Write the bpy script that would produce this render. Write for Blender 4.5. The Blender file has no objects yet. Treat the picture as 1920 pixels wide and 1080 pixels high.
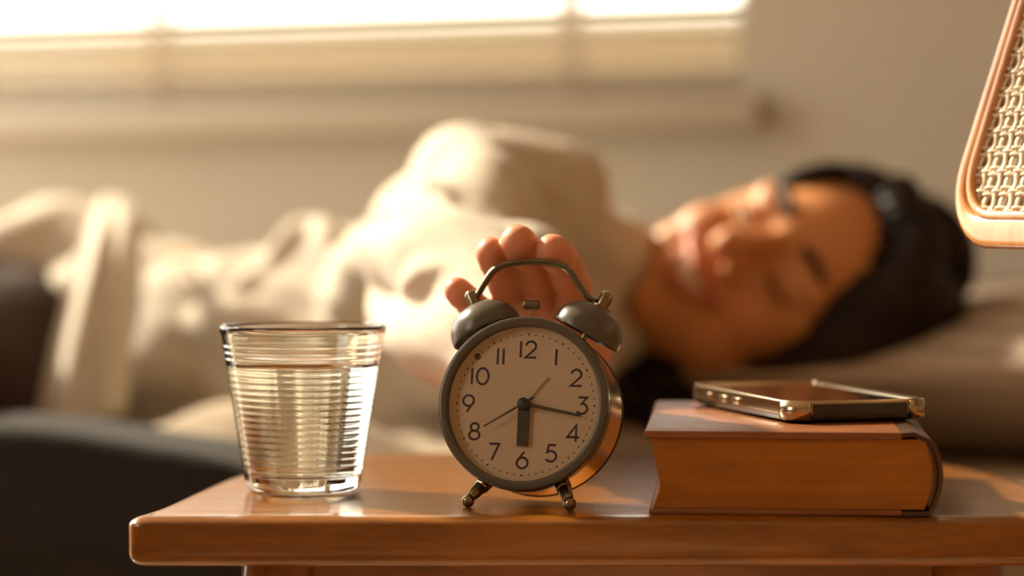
import bpy, bmesh, math, random
import numpy as np
from mathutils import Vector, Matrix, noise as mnoise

# ------------------------------------------------------------------ camera, world, sun, exposure
scene = bpy.context.scene
COL = scene.collection
TZ = 0.52            # height of the table top above the floor
CAMH = 0.151         # lens height above the table top
FPX = 5300.0         # focal length in pixels of the 1920 wide frame
PITCH = math.atan((540 - 385) / FPX)
PSI = math.radians(24)   # bed and rear wall are turned by this angle

cam_data = bpy.data.cameras.new('camera')
cam = bpy.data.objects.new('camera', cam_data)
COL.objects.link(cam)
cam.location = (0, 0, TZ + CAMH)
cam.rotation_euler = (math.radians(90) - PITCH, 0, 0)
cam_data.sensor_width = 36.0
cam_data.lens = FPX / 1920 * 36.0
cam_data.dof.use_dof = True
cam_data.dof.focus_distance = 1.415
cam_data.dof.aperture_fstop = 3.1
cam_data.dof.aperture_blades = 0
cam_data.clip_start = 0.02
scene.camera = cam

world = bpy.data.worlds.new('sky')
scene.world = world
world.use_nodes = True
bgn = world.node_tree.nodes['Background']
bgn.inputs[0].default_value = (1.0, 0.93, 0.80, 1)
bgn.inputs[1].default_value = 5.0

sun_data = bpy.data.lights.new('sun', 'SUN')
sun_data.energy = 10.5
sun_data.angle = math.radians(2.5)
sun_data.color = (1.0, 0.86, 0.64)
sun = bpy.data.objects.new('sun', sun_data)
COL.objects.link(sun)
_to_sun = Vector((-0.77, 0.64, 0.0)).normalized() * math.cos(math.radians(35)) + Vector((0, 0, math.sin(math.radians(35))))
sun.rotation_euler = _to_sun.to_track_quat('Z', 'Y').to_euler()
sun.location = (-3, 4, 4)

scene.cycles.max_bounces = 18
scene.cycles.transmission_bounces = 18

vs = scene.view_settings
vs.view_transform = 'Standard'
vs.look = 'None'
vs.exposure = 0.0
vs.gamma = 1.0
vs.use_curve_mapping = False

# ------------------------------------------------------------------ helpers
CAM_O = np.array([0, 0, TZ + CAMH])
_cp, _sp = math.cos(PITCH), math.sin(PITCH)


def ray(px, py):
    u, v = (px - 960) / FPX, (540 - py) / FPX
    return np.array([u, _cp + v * _sp, v * _cp - _sp])


def W(px, py, d):
    """the place seen at (px, py) that lies d metres away along the view"""
    r = ray(px, py)
    return CAM_O + r * (d / r[1])


def on_plane(px, py, p, n):
    r = ray(px, py)
    p = np.asarray(p, float); n = np.asarray(n, float)
    return CAM_O + r * (np.dot(p - CAM_O, n) / np.dot(r, n))


def on_table(px, py, z=0.0):
    return on_plane(px, py, (0, 0, TZ + z), (0, 0, 1))


def mesh_of(name, verts, faces, smooth=True):
    me = bpy.data.meshes.new(name)
    me.from_pydata([tuple(map(float, v)) for v in verts], [], [tuple(map(int, f)) for f in faces])
    me.validate()
    if smooth:
        me.polygons.foreach_set('use_smooth', [True] * len(me.polygons))
    me.update()
    return me


def add(name, me, mat=None, parent=None, loc=(0, 0, 0), rot=(0, 0, 0)):
    o = bpy.data.objects.new(name, me)
    COL.objects.link(o)
    if mat is not None and me is not None:
        me.materials.clear()
        me.materials.append(mat)
    if parent is not None:
        o.parent = parent
    o.location = loc
    o.rotation_euler = rot
    return o


def empty(name, loc, rot=(0, 0, 0)):
    o = bpy.data.objects.new(name, None)
    o.empty_display_size = 0.02
    COL.objects.link(o)
    o.location = loc
    o.rotation_euler = rot
    return o


def tag(o, label=None, cat=None, group=None, kind=None):
    if label: o['label'] = label
    if cat: o['category'] = cat
    if group: o['group'] = group
    if kind: o['kind'] = kind
    return o


class MB:
    def __init__(self):
        self.v, self.f = [], []

    def add(self, verts, faces):
        b = len(self.v)
        self.v += [tuple(map(float, p)) for p in verts]
        self.f += [tuple(i + b for i in f) for f in faces]
        return self

    def box(self, lo, hi):
        x0, y0, z0 = lo; x1, y1, z1 = hi
        return self.add([(x0, y0, z0), (x1, y0, z0), (x1, y1, z0), (x0, y1, z0), (x0, y0, z1), (x1, y0, z1), (x1, y1, z1), (x0, y1, z1)],
                        [(0, 3, 2, 1), (4, 5, 6, 7), (0, 1, 5, 4), (1, 2, 6, 5), (2, 3, 7, 6), (3, 0, 4, 7)])

    def lathe(self, prof, n=48, axis='z', closed=False):
        """prof: (r, h) pairs; revolved about an axis through the origin"""
        vs_, fs = [], []
        m = len(prof)
        for i in range(n):
            a = 2 * math.pi * i / n
            c, s = math.cos(a), math.sin(a)
            for r, h in prof:
                if axis == 'z': vs_.append((r * c, r * s, h))
                else: vs_.append((r * c, h, -r * s))     # axis y, turning the same way round
        for i in range(n):
            j = (i + 1) % n
            for k in range(m if closed else m - 1):
                l = (k + 1) % m
                fs.append((i * m + k, j * m + k, j * m + l, i * m + l))
        return self.add(vs_, fs)

    def tube(self, pts, radii, n=12, flat=1.0, up=None, caps=True):
        pts = [np.asarray(p, float) for p in pts]
        if np.isscalar(radii): radii = [radii] * len(pts)
        m = len(pts)
        tang = []
        for i in range(m):
            t = pts[min(i + 1, m - 1)] - pts[max(i - 1, 0)]
            tang.append(t / (np.linalg.norm(t) + 1e-12))
        ref = np.asarray(up if up is not None else ((0, 0, 1) if abs(tang[0][2]) < .9 else (1, 0, 0)), float)
        vs_, fs = [], []
        nrm = ref - tang[0] * np.dot(ref, tang[0]); nrm /= np.linalg.norm(nrm)
        for i in range(m):
            nrm = nrm - tang[i] * np.dot(nrm, tang[i]); nrm /= (np.linalg.norm(nrm) + 1e-12)
            if up is not None:
                q = ref - tang[i] * np.dot(ref, tang[i])
                if np.linalg.norm(q) > .05: nrm = q / np.linalg.norm(q)
            bi = np.cross(tang[i], nrm)
            for k in range(n):
                a = 2 * math.pi * k / n
                vs_.append(pts[i] + radii[i] * (math.cos(a) * nrm * flat + math.sin(a) * bi))
        for i in range(m - 1):
            for k in range(n):
                l = (k + 1) % n
                fs.append((i * n + k, i * n + l, (i + 1) * n + l, (i + 1) * n + k))
        if caps:
            fs.append(tuple(range(n))[::-1])
            fs.append(tuple((m - 1) * n + k for k in range(n)))
        return self.add(vs_, fs)

    def ring_tube(self, pts, prof_n, prof_b, up, n=10, side=1.0):
        """closed sweep with an elliptic section (prof_n along the given normal)"""
        pts = [np.asarray(p, float) for p in pts]
        m = len(pts); up = np.asarray(up, float); up /= np.linalg.norm(up)
        vs_, fs = [], []
        for i in range(m):
            t = pts[(i + 1) % m] - pts[i - 1]; t /= np.linalg.norm(t)
            b = np.cross(t, up); b /= np.linalg.norm(b)
            for k in range(n):
                a = 2 * math.pi * k / n
                ca, sa = math.cos(a), math.sin(a)
                ca = math.copysign(abs(ca) ** .7, ca); sa = math.copysign(abs(sa) ** .7, sa)
                vs_.append(pts[i] + up * prof_n * ca + b * prof_b * sa * (side + (1 - side) * (1 - abs(t[2])) ** 1.5))
        for i in range(m):
            j = (i + 1) % m
            for k in range(n):
                l = (k + 1) % n
                fs.append((i * n + k, i * n + l, j * n + l, j * n + k))
        return self.add(vs_, fs)

    def capsule(self, p0, p1, r0, r1, n=16, m=5):
        p0 = np.asarray(p0, float); p1 = np.asarray(p1, float)
        t = p1 - p0; L = np.linalg.norm(t)
        t = t / L if L > 1e-9 else np.array([0, 0, 1.])
        pts, rs = [], []
        for i in range(m):
            a = math.pi / 2 * (1 - (i + .15) / m)
            pts.append(p0 - t * r0 * math.sin(a)); rs.append(r0 * math.cos(a))
        pts.append(p0); rs.append(r0)
        pts.append(p1); rs.append(r1)
        for i in range(m - 1, -1, -1):
            a = math.pi / 2 * (1 - (i + .15) / m)
            pts.append(p1 + t * r1 * math.sin(a)); rs.append(r1 * math.cos(a))
        return self.tube(pts, rs, n=n)

    def ellipsoid(self, c, axes, n=24, m=14):
        """axes: three vectors (half-axes)"""
        c = np.asarray(c, float); A = [np.asarray(a, float) for a in axes]
        vs_, fs = [], []
        vs_.append(c + A[2])
        for i in range(1, m):
            th = math.pi * i / m
            for k in range(n):
                ph = 2 * math.pi * k / n
                vs_.append(c + A[0] * math.sin(th) * math.cos(ph) + A[1] * math.sin(th) * math.sin(ph) + A[2] * math.cos(th))
        vs_.append(c - A[2])
        for k in range(n):
            l = (k + 1) % n
            fs.append((0, 1 + k, 1 + l))
            for i in range(m - 2):
                fs.append((1 + i * n + k, 1 + (i + 1) * n + k, 1 + (i + 1) * n + l, 1 + i * n + l))
            fs.append((1 + (m - 2) * n + k, 1 + (m - 1) * n, 1 + (m - 2) * n + l))
        return self.add(vs_, fs)

    def moved(self, fn):
        self.v = [tuple(fn(np.array(p))) for p in self.v]
        return self

    def mesh(self, name, smooth=True, angle=None):
        me = mesh_of(name, self.v, self.f, smooth)
        bm = bmesh.new(); bm.from_mesh(me)
        bmesh.ops.recalc_face_normals(bm, faces=bm.faces)
        if angle is not None:
            for e in bm.edges:
                if len(e.link_faces) == 2 and e.calc_face_angle(0) > angle:
                    e.smooth = False
        bm.to_mesh(me); bm.free()
        return me


ANG = math.radians(35)


def bevel_mesh(me, width, seg=2, angle=math.radians(30)):
    bm = bmesh.new(); bm.from_mesh(me)
    es = [e for e in bm.edges if len(e.link_faces) == 2 and e.calc_face_angle(0) > angle]
    bmesh.ops.bevel(bm, geom=es, offset=width, segments=seg, profile=.5, affect='EDGES', clamp_overlap=True)
    bm.to_mesh(me); bm.free()
    me.polygons.foreach_set('use_smooth', [True] * len(me.polygons))
    return me


def np_mesh(me):
    n = len(me.vertices); co = np.empty(n * 3); me.vertices.foreach_get('co', co)
    e = np.empty(len(me.edges) * 2, dtype=np.int64); me.edges.foreach_get('vertices', e)
    return co.reshape(-1, 3), e.reshape(-1, 2)


def set_co(me, co):
    me.vertices.foreach_set('co', co.astype(np.float32).ravel()); me.update()


def normals(me):
    n = np.empty(len(me.vertices) * 3, dtype=np.float32)
    me.vertex_normals.foreach_get('vector', n)
    return n.reshape(-1, 3).astype(float)


def smooth_np(co, e, it, lam=.5, mu=None):
    n = len(co); deg = np.bincount(e.ravel(), minlength=n).astype(float)[:, None]
    deg[deg == 0] = 1

    def lap(c):
        s = np.zeros_like(c)
        for k in range(3):
            s[:, k] = np.bincount(e[:, 0], c[e[:, 1], k], n) + np.bincount(e[:, 1], c[e[:, 0], k], n)
        return s / deg - c
    for _ in range(it):
        co = co + lam * lap(co)
        if mu: co = co - mu * lap(co)
    return co


def remeshed(mb, name, voxel, it=6, mu=.52):
    me = mesh_of(name + '_raw', mb.v, mb.f)
    bm = bmesh.new(); bm.from_mesh(me); bmesh.ops.recalc_face_normals(bm, faces=bm.faces); bm.to_mesh(me); bm.free()
    o = bpy.data.objects.new(name + '_tmp', me); COL.objects.link(o)
    m = o.modifiers.new('r', 'REMESH'); m.mode = 'VOXEL'; m.voxel_size = voxel; m.use_smooth_shade = True
    dg = bpy.context.evaluated_depsgraph_get()
    out = bpy.data.meshes.new_from_object(o.evaluated_get(dg))
    out.name = name
    bpy.data.objects.remove(o); bpy.data.meshes.remove(me)
    co, e = np_mesh(out)
    set_co(out, smooth_np(co, e, it, .5, mu))
    out.polygons.foreach_set('use_smooth', [True] * len(out.polygons))
    return out


def chaikin(pts, it=3):
    pts = [np.asarray(p, float) for p in pts]
    for _ in range(it):
        q = []
        for i in range(len(pts)):
            a, b = pts[i], pts[(i + 1) % len(pts)]
            q += [a * .75 + b * .25, a * .25 + b * .75]
        pts = q
    return pts


def spline(pts, per=8):
    """open Catmull-Rom through pts"""
    p = [np.asarray(q, float) for q in pts]
    p = [2 * p[0] - p[1]] + p + [2 * p[-1] - p[-2]]
    out = []
    for i in range(1, len(p) - 2):
        for k in range(per):
            t = k / per
            out.append(.5 * ((2 * p[i]) + (p[i + 1] - p[i - 1]) * t + (2 * p[i - 1] - 5 * p[i] + 4 * p[i + 1] - p[i + 2]) * t * t
                             + (3 * p[i] - p[i - 1] - 3 * p[i + 1] + p[i + 2]) * t ** 3))
    out.append(p[-2])
    return out


def fbm(p, s, o=3):
    return mnoise.fractal(Vector(p) * s, 1.0, 2.0, o)


# ------------------------------------------------------------------ materials
def mat(name, color, rough=.5, metal=0.0, spec=.5, noise_scale=None, noise_amt=.15, stretch=(1, 1, 1), bump=0.0, bump_scale=None,
        coat=0.0, sheen=0.0, sss=0.0, transl=0.0, rough_var=0.0, coat_rough=.1):
    m = bpy.data.materials.new(name); m.use_nodes = True
    nt = m.node_tree; N = nt.nodes; L = nt.links
    b = N['Principled BSDF']
    c = (*color, 1)
    b.inputs['Base Color'].default_value = c
    b.inputs['Roughness'].default_value = rough
    b.inputs['Metallic'].default_value = metal
    b.inputs['Specular IOR Level'].default_value = spec
    b.inputs['Coat Weight'].default_value = coat
    b.inputs['Coat Roughness'].default_value = coat_rough
    b.inputs['Sheen Weight'].default_value = sheen
    if sss:
        b.inputs['Subsurface Weight'].default_value = sss
        b.inputs['Subsurface Radius'].default_value = (1.0, .35, .15)
        b.inputs['Subsurface Scale'].default_value = .012
    tc = N.new('ShaderNodeTexCoord'); mp = N.new('ShaderNodeMapping')
    mp.inputs['Scale'].default_value = stretch
    L.new(tc.outputs['Object'], mp.inputs[0])
    if noise_scale:
        nz = N.new('ShaderNodeTexNoise'); nz.inputs['Scale'].default_value = noise_scale; nz.inputs['Detail'].default_value = 5
        L.new(mp.outputs[0], nz.inputs['Vector'])
        rp = N.new('ShaderNodeValToRGB')
        rp.color_ramp.elements[0].position = .3; rp.color_ramp.elements[1].position = .7
        rp.color_ramp.elements[0].color = (*[max(0, x * (1 - noise_amt)) for x in color], 1)
        rp.color_ramp.elements[1].color = (*[min(1, x * (1 + noise_amt)) for x in color], 1)
        L.new(nz.outputs['Fac'], rp.inputs[0]); L.new(rp.outputs[0], b.inputs['Base Color'])
        if rough_var:
            mr = N.new('ShaderNodeMapRange'); mr.inputs['To Min'].default_value = rough - rough_var; mr.inputs['To Max'].default_value = rough + rough_var
            L.new(nz.outputs['Fac'], mr.inputs['Value']); L.new(mr.outputs[0], b.inputs['Roughness'])
    if bump:
        n2 = N.new('ShaderNodeTexNoise'); n2.inputs['Scale'].default_value = bump_scale or 80; n2.inputs['Detail'].default_value = 4
        L.new(mp.outputs[0], n2.inputs['Vector'])
        bp = N.new('ShaderNodeBump'); bp.inputs['Strength'].default_value = bump; bp.inputs['Distance'].default_value = .002
        L.new(n2.outputs['Fac'], bp.inputs['Height']); L.new(bp.outputs[0], b.inputs['Normal'])
    if transl:
        tr = N.new('ShaderNodeBsdfTranslucent'); tr.inputs[0].default_value = c
        mx = N.new('ShaderNodeMixShader'); mx.inputs[0].default_value = transl
        out = N['Material Output']
        L.new(b.outputs[0], mx.inputs[1]); L.new(tr.outputs[0], mx.inputs[2]); L.new(mx.outputs[0], out.inputs[0])
    return m


def glass_mat(name, color, ior):
    m = bpy.data.materials.new(name); m.use_nodes = True
    b = m.node_tree.nodes['Principled BSDF']
    b.inputs['Base Color'].default_value = (*color, 1)
    b.inputs['Roughness'].default_value = 0.0
    b.inputs['IOR'].default_value = ior
    b.inputs['Transmission Weight'].default_value = 1.0
    return m


def pane_mat(name):
    m = bpy.data.materials.new(name); m.use_nodes = True
    nt = m.node_tree; N = nt.nodes
    N.remove(N['Principled BSDF'])
    t = N.new('ShaderNodeBsdfTransparent'); g = N.new('ShaderNodeBsdfGlossy'); g.inputs['Roughness'].default_value = .02
    f = N.new('ShaderNodeFresnel'); f.inputs[0].default_value = 1.3
    mx = N.new('ShaderNodeMixShader')
    nt.links.new(f.outputs[0], mx.inputs[0]); nt.links.new(t.outputs[0], mx.inputs[1]); nt.links.new(g.outputs[0], mx.inputs[2])
    nt.links.new(mx.outputs[0], N['Material Output'].inputs[0])
    return m


def wood_mat(name, dark, light, rough=.3, scale=9.0, stretch=(1, 9, 9), coat=.3):
    m = bpy.data.materials.new(name); m.use_nodes = True
    nt = m.node_tree; N = nt.nodes; L = nt.links; b = N['Principled BSDF']
    tc = N.new('ShaderNodeTexCoord'); mp = N.new('ShaderNodeMapping'); mp.inputs['Scale'].default_value = stretch
    L.new(tc.outputs['Object'], mp.inputs[0])
    n1 = N.new('ShaderNodeTexNoise'); n1.inputs['Scale'].default_value = scale; n1.inputs['Detail'].default_value = 6; n1.inputs['Distortion'].default_value = .6
    L.new(mp.outputs[0], n1.inputs['Vector'])
    n2 = N.new('ShaderNodeTexNoise'); n2.inputs['Scale'].default_value = scale * 9; n2.inputs['Detail'].default_value = 3
    L.new(mp.outputs[0], n2.inputs['Vector'])
    ad = N.new('ShaderNodeMath'); ad.operation = 'MULTIPLY_ADD'; ad.inputs[1].default_value = .35
    L.new(n2.outputs['Fac'], ad.inputs[0]); L.new(n1.outputs['Fac'], ad.inputs[2])
    rp = N.new('ShaderNodeValToRGB')
    rp.color_ramp.elements[0].position = .42; rp.color_ramp.elements[1].position = .85
    rp.color_ramp.elements[0].color = (*dark, 1); rp.color_ramp.elements[1].color = (*light, 1)
    L.new(ad.outputs[0], rp.inputs[0]); L.new(rp.outputs[0], b.inputs['Base Color'])
    b.inputs['Roughness'].default_value = rough
    b.inputs['Coat Weight'].default_value = coat; b.inputs['Coat Roughness'].default_value = .12
    bp = N.new('ShaderNodeBump'); bp.inputs['Strength'].default_value = .12; bp.inputs['Distance'].default_value = .001
    L.new(n2.outputs['Fac'], bp.inputs['Height']); L.new(bp.outputs[0], b.inputs['Normal'])
    return m


def stripe_mat(name, c1, c2, axis, scale, rough=.9, bump=.0, noisy=.0, sharp=(.4, .6)):
    m = bpy.data.materials.new(name); m.use_nodes = True
    nt = m.node_tree; N = nt.nodes; L = nt.links; b = N['Principled BSDF']
    tc = N.new('ShaderNodeTexCoord')
    w = N.new('ShaderNodeTexWave'); w.bands_direction = axis; w.inputs['Scale'].default_value = scale
    w.inputs['Distortion'].default_value = noisy; w.inputs['Detail'].default_value = 2
    L.new(tc.outputs['Object'], w.inputs['Vector'])
    rp = N.new('ShaderNodeValToRGB')
    rp.color_ramp.elements[0].position = sharp[0]; rp.color_ramp.elements[1].position = sharp[1]
    rp.color_ramp.elements[0].color = (*c1, 1); rp.color_ramp.elements[1].color = (*c2, 1)
    L.new(w.outputs['Fac'], rp.inputs[0]); L.new(rp.outputs[0], b.inputs['Base Color'])
    b.inputs['Roughness'].default_value = rough
    if bump:
        bp = N.new('ShaderNodeBump'); bp.inputs['Strength'].default_value = bump; bp.inputs['Distance'].default_value = .001
        L.new(w.outputs['Fac'], bp.inputs['Height']); L.new(bp.outputs[0], b.inputs['Normal'])
    return m


M = {}
M['wall_bounce'] = mat('wall_bounce_warm', (.66, .44, .24), .9, noise_scale=3, noise_amt=.03)  # unseen walls only; warm tan chosen to tint the bounced front light
M['wall'] = mat('wall_paint', (.53, .49, .40), .9, noise_scale=3, noise_amt=.03, bump=.05, bump_scale=200)
M['paving'] = mat('paving_stone', (.30, .26, .20), .9, noise_scale=4, noise_amt=.1)
M['block_cream'] = mat('block_cream_paint', (.25, .22, .155), .9, noise_scale=2, noise_amt=.05)  # for the added block that makes the cream window band
M['outer'] = mat('block_tan_paint', (.33, .27, .18), .9, noise_scale=3, noise_amt=.04)
M['trim'] = mat('window_paint', (.53, .48, .385), .6, noise_scale=6, noise_amt=.03)
M['floor'] = wood_mat('floor_wood', (.40, .25, .13), (.58, .40, .23), .5)
M['ceil'] = mat('ceiling_paint', (.88, .84, .76), .9, noise_scale=3, noise_amt=.03)
M['slat'] = mat('blind_slat', (.70, .62, .49), .5, transl=.25, noise_scale=5, noise_amt=.03)
M['tape'] = mat('blind_tape', (.80, .72, .60), .8, transl=.5, noise_scale=40, noise_amt=.08)
M['table'] = wood_mat('varnished_wood', (.125, .036, .0008), (.32, .105, .003), .28, 7.0, (1, 8, 8), .6)
M['clock_paint'] = mat('clock_grey_paint', (.098, .086, .067), .27, spec=.45, noise_scale=60, noise_amt=.05)
M['clock_case'] = mat('clock_case_metal', (.82, .70, .52), .16, metal=1, noise_scale=30, noise_amt=.05)
M['clock_dark'] = mat('clock_dark_rim', (.03, .026, .02), .4, metal=.6, noise_scale=40, noise_amt=.1)
M['brass'] = mat('clock_bronze', (.28, .235, .16), .25, metal=1, noise_scale=60, noise_amt=.12)
M['handle'] = mat('clock_handle_bronze', (.17, .145, .10), .33, metal=.9, noise_scale=60, noise_amt=.12)
M['dial'] = mat('dial_cream', (.84, .70, .51), .7, noise_scale=20, noise_amt=.015)
M['ink'] = mat('dial_ink', (.07, .05, .06), .6, noise_scale=50, noise_amt=.05)
M['hand_paint'] = mat('clock_hand_paint', (.075, .07, .05), .45, noise_scale=50, noise_amt=.05)
M['cap_paint'] = mat('clock_cap_paint', (.045, .055, .06), .35, noise_scale=50, noise_amt=.05)
M['lume'] = mat('alarm_hand_pale', (.62, .58, .28), .5, noise_scale=50, noise_amt=.05)
M['screw'] = mat('screw_olive', (.16, .13, .05), .4, metal=.5, noise_scale=60, noise_amt=.1)
M['pane'] = pane_mat('clock_glass')
M['glass'] = glass_mat('tumbler_glass', (.97, .985, .95), 1.5)
M['water'] = glass_mat('water_clear', (.99, .995, .99), 1.333)
M['pages'] = mat('page_edges', (.36, .122, .005), .85, noise_scale=22, noise_amt=.16, stretch=(1, 1, 9), bump=.25, bump_scale=90)
M['cover'] = mat('book_cover', (.25, .085, .028), .36, noise_scale=25, noise_amt=.2, bump=.15, bump_scale=150, rough_var=.1)
M['leather'] = mat('book_leather', (.06, .022, .008), .38, noise_scale=60, noise_amt=.4, bump=.4, bump_scale=180)
M['ribbon'] = mat('ribbon_orange', (.5, .16, .05), .7, noise_scale=60, noise_amt=.1)
M['phone_gold'] = mat('phone_gold_case', (.55, .47, .32), .18, metal=1, noise_scale=25, noise_amt=.08)
M['phone_dark'] = mat('phone_dark_glass', (.012, .008, .006), .08, coat=.6, noise_scale=40, noise_amt=.1)
M['phone_smoke'] = mat('phone_smoke_case', (.03, .028, .016), .22, noise_scale=30, noise_amt=.2, coat=.4)
M['cane'] = mat('cane_reed', (.80, .67, .48), .32, noise_scale=60, noise_amt=.2, coat=.3)
M['lampwood'] = wood_mat('lamp_wood', (.42, .15, .03), (.68, .30, .09), .25, 12, (3, 3, 1), .5)
M['lampmetal'] = mat('lamp_metal', (.05, .045, .04), .4, metal=.8, noise_scale=30, noise_amt=.1)
M['bulb'] = mat('bulb_frosted', (.8, .76, .68), .3, noise_scale=20, noise_amt=.02)
M['shirt'] = mat('shirt_cotton', (.66, .59, .48), .85, noise_scale=40, noise_amt=.04, sheen=.1, transl=.12, bump=.08, bump_scale=300)
M['trouser'] = mat('trouser_brown', (.034, .013, .006), .9, noise_scale=30, noise_amt=.15)
M['hair'] = mat('hair_dark', (.013, .006, .003), .5, spec=.22, noise_scale=14, noise_amt=.75, stretch=(1, 1, 3), bump=.5, bump_scale=90)
M['nail'] = mat('nail', (.82, .52, .40), .25, noise_scale=80, noise_amt=.05)
M['teeth'] = mat('teeth', (.72, .62, .5), .3, noise_scale=30, noise_amt=.03)
M['pillow'] = stripe_mat('pillow_cotton', (.37, .29, .22), (.46, .37, .285), 'Z', 22, .92, .2, .3)
M['sheet'] = mat('bed_sheet_cotton', (.36, .29, .21), .92, noise_scale=25, noise_amt=.05, bump=.06, bump_scale=200)
M['mattress'] = mat('mattress_cloth', (.5, .42, .3), .92, noise_scale=25, noise_amt=.05)
M['bedwood'] = wood_mat('bed_wood', (.1, .05, .02), (.2, .1, .045), .5)
M['throw'] = mat('throw_charcoal', (.009, .007, .0045), 1.0, noise_scale=120, noise_amt=.5, bump=.8, bump_scale=260, sheen=.06)


def skin_mat():
    m = bpy.data.materials.new('skin'); m.use_nodes = True
    nt = m.node_tree; N = nt.nodes; L = nt.links; b = N['Principled BSDF']
    at = N.new('ShaderNodeAttribute'); at.attribute_name = 'tone'
    L.new(at.outputs['Color'], b.inputs['Base Color'])
    b.inputs['Roughness'].default_value = .52
    b.inputs['Subsurface Weight'].default_value = .35
    b.inputs['Subsurface Radius'].default_value = (1.0, .32, .12)
    b.inputs['Subsurface Scale'].default_value = .010
    tc = N.new('ShaderNodeTexCoord'); nz = N.new('ShaderNodeTexNoise'); nz.inputs['Scale'].default_value = 900; nz.inputs['Detail'].default_value = 2
    L.new(tc.outputs['Object'], nz.inputs['Vector'])
    bp = N.new('ShaderNodeBump'); bp.inputs['Strength'].default_value = .12; bp.inputs['Distance'].default_value = .0006
    L.new(nz.outputs['Fac'], bp.inputs['Height']); L.new(bp.outputs[0], b.inputs['Normal'])
    return m


M['skin'] = skin_mat()

# ------------------------------------------------------------------ the room
SV = np.array([math.cos(PSI), -math.sin(PSI), 0])     # along the bed, towards the head
TV = np.array([math.sin(PSI), math.cos(PSI), 0])      # across the bed, towards the wall
WALL_Y = 2.85


def bed(s, t, z):                                     # z above the table top
    return np.array([0, WALL_Y, TZ + z]) + SV * s + TV * t


def bed_root(name, s=0.0, t=0.0, z=0.0):
    return empty(name, tuple(bed(s, t, z)), (0, 0, -PSI))


def struct(name, mb_, m, loc=(0, 0, 0), rot=(0, 0, 0), parent=None, smooth=False):
    o = add(name, mb_.mesh(name, smooth), m, parent, loc, rot)
    if parent is None: o['kind'] = 'structure'
    return o


S_L, S_R = -0.96, 1.75          # rear wall, cut short at the left to let the sun in, to the right corner
WIN_L, WIN_R, WIN_B, WIN_T = -0.90, 0.245, 0.258, 1.45
TH = .16
struct('floor', MB().box((-2.6, -1.3, -.03), (1.75, 4.3, 0)), M['floor'])
struct('ceiling', MB().box((-1.62, -1.3, 2.45), (1.75, 4.0, 2.5)), M['ceil'])
wb = MB()
Z0, Z1 = -TZ, 2.45 - TZ
wb.box((S_L, 0, Z0), (S_R, TH, WIN_B)); wb.box((S_L, 0, WIN_T), (S_R, TH, Z1))
wb.box((S_L, 0, WIN_B), (WIN_L, TH, WIN_T)); wb.box((WIN_R, 0, WIN_B), (S_R, TH, WIN_T))
struct('wall_back', wb, M['wall'], tuple(bed(0, 0, 0)), (0, 0, -PSI))
struct('wall_right', MB().box((1.6, -1.3, 0), (1.75, 2.6, 2.45)), M['wall_bounce'])
wl = MB().box((-1.75, -1.3, 0), (-1.6, .25, 2.45)).box((-1.75, .95, 0), (-1.6, 2.3, 2.45)).box((-1.75, .25, 0), (-1.6, .95, .9)).box((-1.75, .25, 2.0), (-1.6, .95, 2.45))  # unseen wall added to limit skylight; openings sized for sun and front light
struct('wall_left', wl, M['wall_bounce'])
struct('wall_front', MB().box((-1.6, -1.3, 0), (1.75, -1.15, 2.45)), M['wall_bounce'])

win = bed_root('window_1'); win['kind'] = 'structure'
sl = MB().box((WIN_L - .05, -.028, WIN_B - .034), (WIN_R + .025, .02, WIN_B))
add('window_sill', bevel_mesh(sl.mesh('window_sill', False), .004), M['trim'], win)
for nm, lo, hi in (('frame_rail', (WIN_L, .09, WIN_B), (WIN_R, .14, WIN_B + .03)), ('frame_rail', (WIN_L, .09, WIN_T - .04), (WIN_R, .14, WIN_T)),
                   ('frame_stile', (WIN_L, .09, WIN_B + .03), (WIN_L + .04, .14, WIN_T - .04)), ('frame_stile', (WIN_R - .035, .09, WIN_B + .03), (WIN_R, .14, WIN_T - .04))):
    add(nm, MB().box(lo, hi).mesh(nm, False), M['trim'], win)
add('pane', MB().box((WIN_L + .04, .112, WIN_B + .03), (WIN_R - .035, .116, WIN_T - .04)).mesh('pane', False), M['pane'], win)

blind = bed_root('venetian_blind')
tag(blind, 'cream venetian blind with wide slats hanging in the bright window', 'blind')
slm = MB()
nx = 12
BL, BR = WIN_L + .01, WIN_R - .006
for i in range(nx + 1):
    x = BL + (BR - BL) * i / nx
    for k in range(5):
        w_ = (k - 2) / 2
        slm.v.append((x, w_ * .0125, .002 * (1 - w_ * w_)))
for i in range(nx):
    for k in range(4):
        slm.f.append((i * 5 + k, i * 5 + k + 1, i * 5 + k + 6, i * 5 + k + 5))
slat_me = slm.mesh('slat')
for k in range(52):
    z = WIN_B + .026 + k * .0215
    if z > WIN_T - .05: break
    add('slat', slat_me, M['slat'], blind, (0, .045, z), (math.radians(-14), 0, 0))
add('bottom_rail', bevel_mesh(MB().box((BL, .033, WIN_B + .004), (BR, .057, WIN_B + .016)).mesh('bottom_rail', False), .003), M['slat'], blind)
add('head_rail', bevel_mesh(MB().box((BL, .025, WIN_T - .04), (BR, .065, WIN_T - .002)).mesh('head_rail', False), .003), M['slat'], blind)


def wall_s(px):     # position along the wall seen at px
    p = on_plane(px, 100, bed(0, 0, 0), TV)
    return float(np.dot(p - bed(0, 0, 0), SV))


for px in (260, 1038):
    s = wall_s(px)
    t = MB().box((s - .0055, .0255, WIN_B + .004), (s + .0055, .0275, WIN_T - .03)).box((s - .0055, .0625, WIN_B + .004), (s + .0055, .0645, WIN_T - .03))
    tp = add('ladder_tape', t.mesh('ladder_tape', False), M['tape'], blind)

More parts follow.
